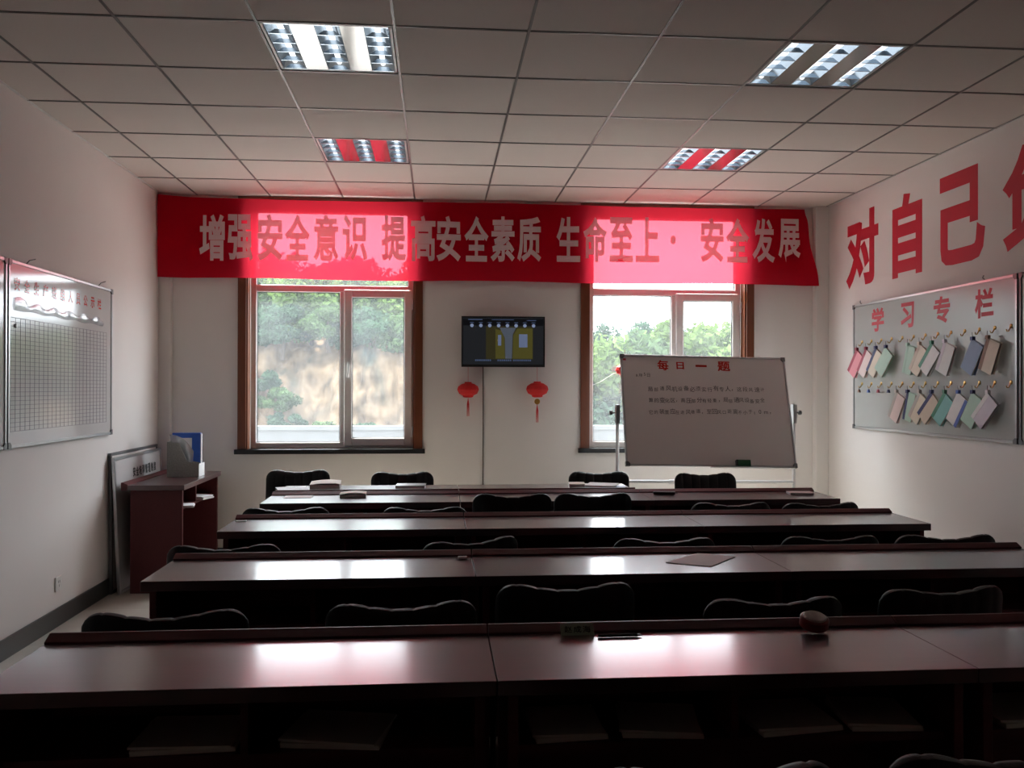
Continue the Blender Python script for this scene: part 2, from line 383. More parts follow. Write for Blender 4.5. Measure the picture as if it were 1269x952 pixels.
# ================================================================== OUTSIDE
struct('ground', box(nb(), -30, 34, YB + T_, 60, -0.7, -0.45), 'yard')
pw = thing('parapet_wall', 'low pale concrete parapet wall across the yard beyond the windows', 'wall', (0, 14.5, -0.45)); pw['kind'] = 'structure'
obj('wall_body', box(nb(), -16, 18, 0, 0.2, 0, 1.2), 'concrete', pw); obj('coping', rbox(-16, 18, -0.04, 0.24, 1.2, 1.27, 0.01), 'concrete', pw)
def hillz(x):  # bank height along x
    t = min(1, max(0, (x - 0.5) / 4.0)); t = t * t * (3 - 2 * t); return 2.75 * (1 - t) + 1.0 * t
hb = nb(); prof = [(17.0, 0), (17.6, 0.03), (18.2, 0.07), (18.7, 0.15), (19.0, 0.28), (19.2, 0.42), (19.4, 0.56), (19.6, 0.70), (19.9, 0.84), (20.4, 0.94), (21.2, 1.0), (23, 1.06), (26, 1.12), (32, 1.2), (45, 1.25)]
fine = []
for (y0, h0), (y1, h1) in zip(prof, prof[1:]):
    for k in range(5): fine.append((y0 + (y1 - y0) * k / 5, h0 + (h1 - h0) * k / 5))
grid = []
for i in range(281):
    x = -18 + i * 0.135; row = []
    for y, h in fine:
        z = -0.5 + h * (hillz(x) + 0.5)
        n1 = noise.noise((x * 0.5, z * 0.45, 3)); n2 = noise.noise((x * 1.7, z * 0.9, 9)); n3 = noise.noise((x * 5, z * 3, 5))
        row.append(hb.verts.new((x, y + 0.9 * n1 + 0.55 * n2 + 0.25 * n3, z + 0.12 * n2)))
    grid.append(row)
for i in range(280):
    for j in range(len(fine) - 1): hb.faces.new([grid[i][j], grid[i + 1][j], grid[i + 1][j + 1], grid[i][j + 1]])
smooth(struct('hillside_ground', hb, 'earth').data, 60)
def crown_mesh(seed, rx, ry, rz, nclus, nleaf, size):
    rnd = random.Random(seed); vs = []; fs = []
    cl = []
    for k in range(nclus):
        a = rnd.uniform(0, 2 * math.pi); c = rnd.uniform(-0.5, 1); rr = rnd.uniform(0.55, 0.95); s = math.sqrt(1 - c * c)
        cl.append((rx * rr * s * math.cos(a), ry * rr * s * math.sin(a), rz * rr * c, rnd.uniform(0.22, 0.42)))
    for k in range(nleaf):
        cx, cy, cz, cr = rnd.choice(cl)
        d = Vector((rnd.gauss(0, 1), rnd.gauss(0, 1), rnd.gauss(0, 1))).normalized() * cr * rnd.uniform(0.55, 1.05)
        p = Vector((cx + d.x * rx, cy + d.y * ry, cz + d.z * rz))
        n = (d + Vector((rnd.gauss(0, .5), rnd.gauss(0, .5), rnd.gauss(0.3, .5)))).normalized(); t = n.orthogonal().normalized()
        t = Matrix.Rotation(rnd.uniform(0, 6.28), 3, n) @ t; b = n.cross(t); s = size * rnd.uniform(0.6, 1.3); i0 = len(vs)
        vs += [p - t * s, p + b * s * 0.45, p + t * s, p - b * s * 0.45]; fs.append((i0, i0 + 1, i0 + 2, i0 + 3))
    me = bpy.data.meshes.new('crown'); me.from_pydata([tuple(v) for v in vs], [], fs); return me
CROWNS = [crown_mesh(1, 1.5, 1.3, 1.3, 34, 6500, 0.10), crown_mesh(2, 1.2, 1.1, 1.5, 30, 5500, 0.10), crown_mesh(3, 1.5, 1.2, 0.8, 30, 5500, 0.09), crown_mesh(4, 0.8, 0.7, 0.6, 16, 3000, 0.08)]
CM = {}
def tree(name, label, cat, x, y, z, ci, li, sc, group):
    t = thing(name, label, cat, (x, y, z), random.uniform(0, 6.28), group)
    key = (ci, li)
    if key not in CM:
        me = CROWNS[ci].copy(); me.materials.append(MATS['leaf%d' % li]); CM[key] = me
    hz = {0: 1.9, 1: 2.0, 2: 0.8, 3: 0.55}[ci]
    c = obj('crown', CM[key], None, t, kind='stuff', loc=(0, 0, hz)); c.scale = (1, 1, 1)
    obj('trunk', tube(nb(), [(0, 0, -0.3), (0.05, 0.02, hz * 0.5), (0, 0.05, hz * 1.2)], [0.09, 0.07, 0.03]), 'trunk', t)
    t.scale = (sc, sc, sc); return t
tg = 'trees on top of the earth bank'
def place(name, cat, group, rows_):
    for (x, y, z, ci, li, sc, lab) in rows_: tree(name, lab, cat, x, y, z, ci, li, sc, group)
place('leafy_tree', 'tree', tg, [
    (-5.2, 21.4, 1.75, 0, 1, 0.74, 'leafy tree on the bank at the casing edge of the first window'), (-3.9, 21.0, 1.65, 1, 1, 0.72, 'dark green tree on the bank, first pane corner'),
    (-2.9, 20.8, 1.65, 0, 0, 0.79, 'bright yellow-green tree on the bank, middle of the fixed pane'), (-1.75, 21.2, 1.75, 1, 1, 0.74, 'blue-green tree on the bank behind the window mullion'),
    (-0.7, 20.9, 1.65, 0, 0, 0.74, 'light green tree on the bank seen through the opening sash'), (0.5, 21.4, 1.65, 1, 1, 0.79, 'green tree on the bank hidden behind the wall between windows'),
    (-4.4, 23.6, 2.05, 1, 2, 0.86, 'bluish tree behind the bank row near the casing'), (-2.2, 23.8, 2.05, 0, 2, 0.89, 'bluish tree standing behind the yellow-green one on the bank'), (-0.2, 23.8, 2.05, 1, 2, 0.86, 'bluish tree behind the bank row beyond the sash'),
    (-6.6, 22.0, 1.95, 0, 1, 0.84, 'leafy tree on the bank beyond the first window casing')])
place('overhanging_bush', 'bush', 'bushes along the cliff edge', [
    (-4.4, 20.0, 2.13, 2, 1, 0.62, 'dark bush over the cliff edge by the casing'), (-3.4, 19.75, 2.23, 2, 2, 0.60, 'bluish bush over the cliff edge under the yellow-green tree'), (-2.4, 19.8, 2.38, 2, 1, 0.55, 'green bush over the cliff edge left of the mullion'),
    (-1.5, 19.7, 2.13, 2, 2, 0.62, 'bluish bush over the cliff edge behind the mullion'), (-0.7, 19.6, 2.03, 2, 1, 0.62, 'green bush over the cliff edge behind the sash'), (0.4, 19.6, 1.98, 2, 0, 0.7, 'light bush over the cliff edge behind the wall')])
place('cliff_shrub', 'shrub', 'shrubs on the cliff face', [
    (-3.75, 18.9, 1.25, 3, 2, 0.55, 'dark shrub high on the bare cliff face'), (-3.35, 18.6, 0.85, 3, 1, 0.55, 'dark shrub halfway down the bare cliff face'), (-3.05, 18.3, 0.45, 3, 2, 0.45, 'small shrub low on the bare cliff face'),
    (-2.2, 17.6, -0.05, 3, 1, 0.75, 'green shrub at the cliff foot above the parapet'), (-1.55, 17.5, 0.0, 3, 2, 0.7, 'bluish shrub at the cliff foot by the mullion')])
place('hedge_tree', 'tree', 'green trees behind the second window', [
    (2.9, 17.2, -0.4, 0, 0, 0.90, 'bright tree behind the parapet at the television-side casing'), (4.0, 17.0, -0.4, 1, 1, 0.84, 'green tree behind the parapet, first third of the second window'), (5.1, 17.4, -0.4, 0, 0, 0.99, 'bright rounded tree behind the mullion of the second window'),
    (6.3, 17.1, -0.4, 1, 0, 0.93, 'light green tree behind the sash of the second window'), (7.4, 17.3, -0.4, 0, 1, 0.90, 'green tree at the far casing of the second window'), (8.6, 17.6, -0.4, 0, 0, 0.96, 'bright tree beyond the second window casing'), (9.9, 18, -0.4, 1, 1, 1.02, 'green tree furthest beyond the second window'),
    (4.5, 16.4, -0.4, 2, 0, 0.95, 'low bright bush before the hedge trees'), (3.3, 16.3, -0.4, 2, 2, 0.95, 'low dark bush before the hedge trees behind the lantern'), (5.9, 16.3, -0.4, 2, 1, 0.95, 'low green bush hidden by the whiteboard'), (7.1, 16.4, -0.4, 2, 0, 0.9, 'low bright bush hidden by the whiteboard edge')])
place('distant_tree', 'tree', 'distant trees', [(5.1, 27, 0.6, 1, 2, 0.80, 'hazy small tree top rising above the hedge, second window'), (8.3, 26, 0.6, 0, 2, 0.85, 'hazy tree top behind the sash of the second window'), (6.6, 27, 0.6, 0, 2, 0.90, 'hazy tree top near the mullion of the second window')])

# ================================================================== CEILING LIGHTS
LN = {(0, 0): 'three-tube louvred ceiling light nearer the wall chart, first pair from the camera', (0, 1): 'three-tube louvred ceiling light with red glowing panels above the banner words on the wall-chart half',
      (1, 0): 'three-tube louvred ceiling light with dark panels, near the large red wall characters', (1, 1): 'three-tube louvred ceiling light with red panels near the booklet board half of the banner'}
def ceiling_light(x, y, label):
    t = thing('ceiling_light', label, 'ceiling light', (x, y, ZC), group='louvred ceiling lights')
    w = 0.5985; e = 0.010
    b = nb()
    box(b, e, w - e, e, w - e, 0.085, 0.095)
    for a0, a1, b0, b1 in [(e, w - e, e, e + 0.012), (e, w - e, w - e - 0.012, w - e), (e, e + 0.012, e, w - e), (w - e - 0.012, w - e, e, w - e)]: box(b, a0, a1, b0, b1, 0.0, 0.09)
    obj('housing', b, 'steel_white', t)
    y0, y1 = 0.028, w - 0.028
    xs = [0.026, 0.245, 0.463]; tw = 0.11
    for xp, xq in [(xs[0] + tw, xs[1]), (xs[1] + tw, xs[2])]:
        obj('panel', box(nb(), xp + 0.001, xq - 0.001, y0 - 0.005, y1 + 0.005, 0.001, 0.006), 'panel_mirror', t)
    for xq in xs:
        rb = nb(); n = 8; prev = None; cx = xq + tw / 2
        for side in (-1, 1):
            pr = [(cx + side * (tw / 2) * math.cos(a) ** 0.8 if math.cos(a) > 0 else cx, 0.002 + 0.07 * math.sin(a)) for a in [k / n * math.pi / 2 for k in range(n + 1)]]
            A = [rb.verts.new((px_, y0, pz)) for px_, pz in pr]; B = [rb.verts.new((px_, y1, pz)) for px_, pz in pr]
            for k in range(n): rb.faces.new([A[k], A[k + 1], B[k + 1], B[k]])
        tr = obj('reflector', rb, 'reflector', t, sm=True)
        for k in range(6):
            yy = y0 + (y1 - y0) * k / 5; bl = nb()
            prism(bl, [(xq + 0.002, 0.001), (xq + tw - 0.002, 0.001), (xq + tw * 0.72, 0.022), (xq + tw * 0.28, 0.022)], yy - 0.0035, yy + 0.0035)
            obj('louvre_blade', bl, 'reflector', tr)
        tb = obj('tube', tube(nb(), [(cx, y0 + 0.015, 0.036), (cx, y1 - 0.015, 0.036)], 0.013, 10), 'tube_glow', t, sm=True)
    return t
for (a, c) in LIGHTS: ceiling_light(a, c, LN[(0 if a < 0 else 1, 0 if c < 5 else 1)])

# ================================================================== BANNER
def by(x, z):  # cloth surface: depth at x,z
    y = 7.462 + 0.006 * math.sin(x * 2.3) + 0.004 * math.sin(x * 9 + z * 4) + 0.003 * math.sin(x * 21 + 1.3 * z)
    if x < -2.05: y -= (-2.05 - x) * 0.35
    if x > 3.2: y -= (x - 3.2) * 0.25
    return y
ban = thing('safety_banner', 'long red cloth banner with pale characters stretched across both windows below the ceiling', 'banner', (0.5, 7.46, 2.35))
def bz(x, top):
    if top: return 3.022 - 0.012 * math.sin((x + 2.3) * 1.1) ** 2
    return 2.352 + 0.006 * math.sin(x * 3.1)
bb = nb(); NX, NZ = 240, 14; G = []
for i in range(NX + 1):
    u = i / NX; col = []
    for j in range(NZ + 1):
        v = j / NZ; xe = 3.33 - 0.12 * v + (0.008 * math.sin(v * 9) if v < 0.9 else 0)
        x = -2.275 + u * (xe + 2.275); z = bz(x, False) * (1 - v) + bz(x, True) * v
        col.append(bb.verts.new((x - 0.5, by(x, z) - 7.46, z - 2.35)))
    G.append(col)
for i in range(NX):
    for j in range(NZ): bb.faces.new([G[i][j], G[i + 1][j], G[i + 1][j + 1], G[i][j + 1]])
obj('cloth', bb, 'banner_cloth', ban, sm=True)
cx_ = [262.5, 297.5, 334.5, 368.5, 404, 440, 488, 524.5, 556, 590.5, 623, 656, 704.5, 737.5, 770, 802.5, 834, 882.5, 914, 946.5, 979]
for c, px_ in zip(BAN, cx_):
    X = atY(px_, 295, 7.455)[0]; zc = atY(px_, 294 + (px_ - 262) * 0.006, 7.455)[1]
    w, h = (0.205, 0.385) if c != '·' else (0.045, 0.075)
    g = nb(); glyph(g, c, 0.028, lambda u, v, d: Vector((u - 0.5, by(u, v) - 7.46 - 0.004 - d, v - 2.35)), rect=(X - w / 2, X + w / 2, zc - h / 2 , zc + h / 2))
    obj('character', g, 'banner_print', ban)

# ================================================================== WALL CHARACTERS, RIGHT
for c, yc, lab in [('对', 6.85, 'large red wall character nearest the window corner, above the booklet board'), ('自', 6.165, 'large red wall character shaped like a barred box, second from the window corner'),
                   ('己', 5.49, 'large red open hooked wall character, third from the window corner'), ('负', 4.80, 'large red wall character cut off by the picture edge')]:
    hw = {'对': 0.27, '自': 0.205, '己': 0.25, '负': 0.27}[c]
    g = nb(); glyph(g, c, 0.040, lambda u, v, d: Vector((XR - d, -u, v)), rect=(-yc - hw, -yc + hw, 2.275, 2.885), th=0.002)
    tag(obj('wall_character', g, 'red_vinyl'), lab, 'lettering', 'large red slogan characters on the wall')

# ================================================================== FRAMED BOARDS ON THE WALLS
def framed(t, w, h, face, th=0.02, fw=0.018, frame='alu', corners=True):
    """board in its own plane: local x along, z up, front face at y=0, behind is +y"""
    obj('panel', box(nb(), fw * 0.5, w - fw * 0.5, 0.004, th, fw * 0.5, h - fw * 0.5), face, t)
    for a in [(0, w, 0, fw), (0, w, h - fw, h)]: obj('frame_rail', rbox(a[0], a[1], -0.003, th + 0.001, a[2], a[3], 0.002, 1), frame, t)
    for a in [(0, fw), (w - fw, w)]: obj('frame_rail', rbox(a[0], a[1], -0.0025, th + 0.0015, fw, h - fw, 0.002, 1), frame, t)
    if corners:
        k = 0.035
        for a in (0, 1):
            for b in (0, 1):
                cb = nb(); X0 = -0.002 if a == 0 else w + 0.002; Z0 = -0.002 if b == 0 else h + 0.002; sx = 1 if a == 0 else -1; sz = 1 if b == 0 else -1
                prism(cb, [(X0, Z0), (X0 + sx * k, Z0), (X0 + sx * k, Z0 + sz * 0.02), (X0 + sx * 0.02, Z0 + sz * k), (X0, Z0 + sz * k)], -0.005, th + 0.003)
                obj('corner_cap', cb, 'alu_dark', t)
# chart board on the left wall: local +x runs along world +y, local +y runs into the wall (world -x)
def wallL(name, label, cat, y0, z0, w=None): return thing(name, label, cat, (XL + 0.022, y0, z0), R(90))
lb = wallL('chart_board', 'framed whiteboard on the left wall ruled with a fine table under red heading', 'whiteboard', 4.876, 1.118)
framed(lb, 1.50, 1.012, 'board_white', 0.021)
gb = nb()
for k in range(27): z = 0.09 + k * 0.0236; box(gb, 0.03, 1.40, 0.0025, 0.0035, z - 0.0014, z + 0.0014)
for k in range(25): x = 0.03 + k * (1.37 / 24); box(gb, x - 0.0005, x + 0.0005, 0.0020, 0.0030, 0.09, 0.09 + 26 * 0.0236)
obj('ruled_table', gb, 'grid_line', lb)
for i, c in enumerate('安全生产班组人员公示栏'):
    x = 0.07 + i * 0.1165
    hd = nb(); glyph(hd, c, 0.03, lambda u, v, d: Vector((u, 0.0030 - d, v)), rect=(x, x + 0.066, 0.852, 0.925)); obj('heading_character', hd, 'red_mark', lb)
st = nb(); prev = None
for i in range(41):
    x = 0.07 + i * 0.0315
    z0 = 0.745 - 0.004 * math.sin(i * 0.7); z1 = 0.79 + 0.012 * math.sin(i * 0.9) + (0.02 if i < 5 else 0); y = 0.0005 - 0.004 * abs(math.sin(i * 0.55))
    cur = [st.verts.new((x, y, z0)), st.verts.new((x, y - 0.006, (z0 + z1) / 2)), st.verts.new((x, y, z1))]
    if prev:
        for k in range(2): st.faces.new([prev[k], cur[k], cur[k + 1], prev[k + 1]])
    prev = cur
obj('plastic_strip', st, 'clear_film', lb, sm=True, label='crumpled clear plastic strip across the chart')
for x in (0.24, 1.29):
    obj('hanging_nail', tube(nb(), [(x, 0.018, 1.014), (x, 0.0, 1.035), (x + 0.05, -0.01, 1.05)], 0.003, 6), 'alu_dark', lb)
obj('magnet', lathe(nb(), [(0.011, 0), (0.011, 0.008), (0.008, 0.010)], 14, Matrix.Translation((0.085, 0.004, 0.66)) @ Matrix.Rotation(R(90), 4, 'X')), 'plastic_white', lb)
lb2 = wallL('notice_board', 'second framed whiteboard mostly cut off at the left picture edge', 'whiteboard', 3.36, 1.118)
framed(lb2, 1.50, 1.012, 'board_white', 0.021)
# booklet board on the right wall: local +x runs along world -y
def wallR(name, label, cat, y1, z0, **k): return thing(name, label, cat, (XR - 0.022, y1, z0), R(-90), **k)
RB_Y, RB_Z = 6.955, 1.125
rb_ = wallR('booklet_board', 'long grey framed notice board on the right wall with red heading and hooks', 'notice board', RB_Y, RB_Z)
framed(rb_, 2.05, 1.005, 'board_grey', 0.021)
for c, (ya, yb_) in zip('学习专栏', [(6.65, 6.46), (6.215, 6.035), (5.785, 5.59), (5.32, 5.13)]):
    g = nb(); glyph(g, c, 0.034, lambda u, v, d: Vector((u, 0.004 - d, v)), rect=(RB_Y - ya, RB_Y - yb_, 0.768, 0.952), th=0.0015)
    obj('heading_character', g, 'red_vinyl', rb_)
for x in (0.12, 1.72):
    obj('hanging_nail', tube(nb(), [(x, 0.018, 1.006), (x, 0.0, 1.02), (x + 0.03, -0.012, 1.03)], 0.003, 6), 'alu_dark', rb_)
rb2 = wallR('notice_board', 'second framed notice board just starting at the right picture edge', 'notice board', 4.885, 1.125)
framed(rb2, 1.50, 1.005, 'board_grey', 0.021, frame='alu_dark')
hk = nb()
lathe(hk, [(0.013, 0), (0.013, 0.003), (0.010, 0.005)], 12, Matrix.Rotation(R(90), 4, 'X'))
tube(hk, [(0, -0.004, 0.0), (0, -0.010, -0.018), (0, -0.018, -0.032), (0, -0.028, -0.030), (0, -0.031, -0.018)], 0.0032, 6)
bmesh.ops.recalc_face_normals(hk, faces=hk.faces)
hook_me = bpy.data.meshes.new('hook'); hk.to_mesh(hook_me); hk.free(); hook_me.materials.append(MATS['brass']); smooth(hook_me)
HY = [6.806 - 0.1535 * k for k in range(13)]
HZ = [1.812, 1.476]
for rI in range(2):
    for k in range(13): obj('hook', hook_me, None, rb_, loc=(RB_Y - HY[k], 0.004, HZ[rI] + 0.012 - RB_Z))
for nm, c in dict(pink=(0.60, 0.22, 0.26), rosewhite=(0.62, 0.50, 0.48), navy=(0.02, 0.025, 0.10), mint=(0.36, 0.52, 0.43), cream=(0.60, 0.53, 0.43), green=(0.06, 0.22, 0.14), white=(0.62, 0.61, 0.60), blue=(0.22, 0.30, 0.44), beige=(0.50, 0.42, 0.34), teal=(0.18, 0.42, 0.40), lilac=(0.54, 0.50, 0.56), crimson=(0.30, 0.03, 0.06), dblue=(0.05, 0.10, 0.34), brown=(0.22, 0.12, 0.08), page=(0.42, 0.39, 0.36)).items(): mat('cover_' + nm, tuple(min(0.85, v * 1.25) for v in c), 0.55, var=0.10, scale=14)
def booklet(k, row, cover, band, tilt, w, h, fan, label, bandpos='l', text=None):
    t = thing('hanging_booklet', label, 'booklet', (XR - 0.022 - 0.043, HY[k], HZ[row] - 0.018), 0, 'booklets hung on hooks', rot=(0, 0, R(-90)))
    M = Matrix.Translation((0, 0, -0.028)) @ Matrix.Rotation(R(7.5), 4, 'Z') @ Matrix.Rotation(R(tilt), 4, 'Y')     # hangs from its top corner
    def plate(x0, x1, z0, z1, y0, y1, lean=0.0, skew=0.0):
        b = nb(); MM = M @ Matrix.Rotation(R(skew), 4, 'Y') @ Matrix.Rotation(R(lean), 4, 'Z')
        box(b, x0, x1, y0, y1, z0, z1, MM); return b
    obj('cover', plate(0, w, -h, 0, -0.005, -0.004, -fan), 'cover_' + cover, t)
    obj('page_block', plate(0.002, w - 0.003, -h + 0.003, -0.003, -0.003, 0.003), 'cover_page', t)
    obj('back_cover', plate(0, w, -h, 0, 0.004, 0.005, fan * 0.8, -3), 'cover_' + cover, t)
    if band:
        bx = (0, w * 0.24) if bandpos == 'l' else (w * 0.76, w)
        sp = obj('cover_band', plate(bx[0], bx[1], -h + 0.001, -0.001, -0.0058, -0.0050, -fan), 'cover_' + band, t)
    obj('binder_clip', box(nb(), -0.012, 0.014, -0.010, 0.010, -0.040, -0.016), 'cover_' + (band or 'navy'), t)
    obj('string_loop', tube(nb(), [(0, 0, -0.018), (0.003, -0.004, 0.0), (0, -0.002, 0.012)], 0.0014, 5), 'ink', t)
    return t
BK = [(0, 0, 'pink', 'crimson', 36, 'pink booklet at the window end of the upper hook row'), (1, 0, 'rosewhite', 'crimson', 34, 'pale booklet with crimson spine, second from the window in the upper hook row'), (2, 0, 'cream', 'navy', 34, 'cream booklet with navy spine, third from the window in the upper hook row'),
      (3, 0, 'mint', None, 40, 'broad mint green booklet, fourth in the upper hook row'), (5, 0, 'mint', 'mint', 16, 'thin mint booklet fanned open with dark pages in the upper hook row'), (6, 0, 'cream', 'beige', 32, 'beige booklet half hidden by the green-spined one in the upper row'),
      (7, 0, 'white', 'green', 40, 'white booklet with dark green spine in the upper hook row'), (8, 0, 'white', 'lilac', 24, 'thick greyish white booklet in the middle of the upper hook row'), (10, 0, 'blue', None, 30, 'blue booklet hanging alone beside the cream one in the upper row'),
      (11, 0, 'cream', 'brown', 22, 'cream booklet with brown markings, last in the upper hook row'),
      (4, 1, 'rosewhite', 'page', 28, 'pinkish white booklet at the window end of the lower hook row'), (5, 1, 'mint', 'navy', 14, 'narrow mint booklet fanned open, second in the lower hook row'), (6, 1, 'cream', 'page', 34, 'cream booklet partly behind the navy-spined one in the lower row'),
      (7, 1, 'beige', 'navy', 44, 'beige booklet with broad navy spine in the lower hook row'), (8, 1, 'teal', 'green', 38, 'teal booklet in the middle of the lower hook row'), (9, 1, 'white', 'dblue', 32, 'white booklet with a blue lettered edge in the lower hook row'),
      (10, 1, 'mint', None, 30, 'plain mint booklet, second from last in the lower row'), (11, 1, 'lilac', 'white', 42, 'broad lilac white booklet at the end of the lower hook row')]
for k, row, cov, band, tilt, lab in BK:
    booklet(k, row, cov, band, tilt, 0.118 if tilt > 20 else 0.10, 0.205, 1.5 + (k * 7 % 4) * 0.5, lab, 'r' if band == 'dblue' else 'l')
for k, c in zip(range(4), ('brown', 'dblue', 'crimson', 'navy')):
    t = thing('binder_clip', ['brown', 'blue', 'crimson', 'dark navy'][k] + ' binder clip hanging empty on the lower hook row', 'binder clip', (XR - 0.044, HY[k], HZ[1] - 0.018), R(-90), 'empty clips on hooks')
    obj('jaw', prism(nb(), [(-0.016, -0.040), (0.016, -0.040), (0.006, -0.016), (-0.006, -0.016)], -0.007, 0.007), 'cover_' + c, t)
    obj('wire_lever', tube(nb(), [(-0.004, 0, -0.017), (0, -0.003, 0.012), (0.004, 0, -0.017)], 0.0014, 5), 'chrome', t)

# ================================================================== TELEVISION, LANTERNS
tv = thing('wall_television', 'small black flat television on the back wall showing a yellow corridor picture', 'television', (0.205, 7.452, 1.625))
W, H = 0.71, 0.43
obj('back_shell', rbox(0.02, W - 0.02, 0.012, 0.045, 0.03, H - 0.03, 0.01), 'plastic_black', tv)
bz_ = nb()
for a in [(0, W, 0, 0.020), (0, W, H - 0.012, H)]: box(bz_, a[0], a[1], -0.012, 0.014, a[2], a[3])
for a in [(0, 0.012), (W - 0.012, W)]: box(bz_, a[0], a[1], -0.012, 0.014, 0.020, H - 0.012)
obj('bezel', bz_, 'plastic_black', tv)
obj('wall_bracket', box(nb(), 0.25, 0.46, 0.045, 0.068, 0.12, 0.32), 'alu_dark', tv)
def glow(name, c, s=1.0): mat(name, tuple(v * 0.1 for v in c), 0.15, emit=(c[0], c[1], c[2], s), var=0.02)
glow('scr_dark', (0.012, 0.013, 0.015)); glow('scr_black', (0.004, 0.004, 0.005)); glow('scr_yellow', (0.058, 0.052, 0.013)); glow('scr_olive', (0.026, 0.023, 0.010)); glow('scr_grey', (0.06, 0.07, 0.09)); glow('scr_blue', (0.10, 0.125, 0.20)); glow('scr_icon', (0.17, 0.21, 0.32)); glow('scr_text', (0.05, 0.07, 0.13))
scr = obj('screen', box(nb(), 0.012, W - 0.012, -0.006, 0.012, 0.020, H - 0.012), 'scr_dark', tv)
def sp(name, poly, m, d): obj(name, prism(nb(), poly, -0.0062 - d, -0.006), m, scr)
def Rc(x0, x1, z0, z1): return [(x0, z0), (x1, z0), (x1, z1), (x0, z1)]
def sxy(x, y): return ((x - 192) / 610 * W, H - (y - 133) / 368 * H)     # picture on the screen, laid out in the screen's own plane
def sr(x0, x1, y0, y1): a = sxy(x0, y1); b = sxy(x1, y0); return Rc(a[0], b[0], a[1], b[1])
sp('picture_area', sr(370, 715, 205, 445), 'scr_olive', 0.0003); sp('top_bar', sr(205, 790, 150, 200), 'scr_black', 0.0004)
sp('picture_area', [sxy(*q) for q in [(440, 440), (510, 440), (505, 290), (480, 235), (440, 225)]], 'scr_yellow', 0.0008)
sp('picture_area', [sxy(*q) for q in [(565, 440), (712, 440), (712, 220), (600, 220), (570, 270)]], 'scr_yellow', 0.0008)
sp('picture_area', [sxy(*q) for q in [(512, 440), (560, 440), (566, 265), (590, 215), (470, 215), (508, 290)]], 'scr_grey', 0.0010)
sp('picture_area', sr(458, 482, 268, 345), 'scr_blue', 0.0012); sp('picture_area', sr(612, 674, 262, 358), 'scr_blue', 0.0012)
for x in (268, 333, 398, 463, 527, 591, 655, 719):
    c = sxy(x, 200); sp('icon', [(c[0] + 0.015 * math.cos(k * math.pi / 7), c[1] + 0.015 * math.sin(k * math.pi / 7)) for k in range(14)], 'scr_icon', 0.0014)
    sp('caption', sr(x - 14, x + 14, 176, 181), 'scr_text', 0.0012)
sp('caption', sr(240, 345, 154, 160), 'scr_text', 0.0012); sp('caption', sr(412, 575, 155, 159), 'scr_text', 0.0012); sp('caption', sr(668, 738, 159, 164), 'scr_text', 0.0012)
for x0, x1 in ((292, 412), (455, 560), (570, 705)):
    for q in range(int((x1 - x0) / 15)): sp('caption', sr(x0 + q * 15, x0 + q * 15 + 10, 446, 458), 'scr_text', 0.0012)
tag(obj('power_cable', tube(nb(), [(0.393, YB - 0.006, 1.70), (0.392, YB - 0.008, 1.62), (0.394, YB - 0.007, 1.2), (0.393, YB - 0.007, 0.7), (0.396, YB - 0.008, 0.3), (0.395, YB - 0.008, 0.02)], 0.004, 6), 'trunk'), 'dark cable running down the back wall below the television', 'cable')
def lantern(x, y, z, s, label, medal):
    t = thing('paper_lantern', label, 'lantern', (x, y, z), group='small red lanterns')
    b = nb(); n = 24; prof = [(0.25, -0.86), (0.45, -0.80), (0.50, -0.62), (0.84, -0.42), (1.0, 0.0), (0.90, 0.36), (0.58, 0.62), (0.34, 0.70), (0.30, 0.84), (0.12, 0.84)]
    rings = [[b.verts.new(((r * (1 + 0.055 * (k % 2)) * 0.090) * s * math.cos(2 * math.pi * k / n), (r * 0.055) * s * math.sin(2 * math.pi * k / n), q * 0.078 * s)) for k in range(n)] for r, q in prof]
    for u, w_ in zip(rings, rings[1:]):
        for k in range(n): b.faces.new([u[k], u[(k + 1) % n], w_[(k + 1) % n], w_[k]])
    b.faces.new(rings[0][::-1]); b.faces.new(rings[-1])
    obj('lantern_body', b, 'lantern_red', t)
    obj('hanging_thread', tube(nb(), [(0, 0, 0.06), (0, 0.01, 0.2 * s)], 0.0014, 5), 'lantern_red', t)
    zz = -0.075 * s
    if medal: obj('medallion', lathe(nb(), [(0.022, -0.004), (0.025, 0), (0.022, 0.004)], 16, Matrix.Translation((0, 0, zz - 0.027)) @ Matrix.Rotation(R(90), 4, 'X')), 'gold', t); zz -= 0.055
    ts = nb()
    for q in range(5): tube(ts, [(0, 0, zz + 0.006), (0.004 * (q - 2), 0.003 * (q % 2), zz - 0.05), (0.005 * (q - 2), 0.003, zz - 0.15)], [0.0012, 0.0022, 0.0012], 5)
    obj('tassel', ts, 'lantern_red', t)
lantern(0.263, 7.462, 1.432, 1, 'small red paper lantern hanging below the screen end with the cable', False)
lantern(0.853, 7.462, 1.436, 1.03, 'small red paper lantern with a gold disc below the television', True)
lantern(1.63, 7.545, 1.605, 0.9, 'small red lantern hanging in the window, half hidden by the whiteboard', False)
tag(obj('hanging_string', tube(nb(), [(1.32, 7.607, 1.46), (1.42, 7.60, 1.50), (1.53, 7.60, 1.57), (1.63, 7.60, 1.61)], 0.002, 5), 'plastic_white'), 'pale string hanging across the window to the lantern', 'string')

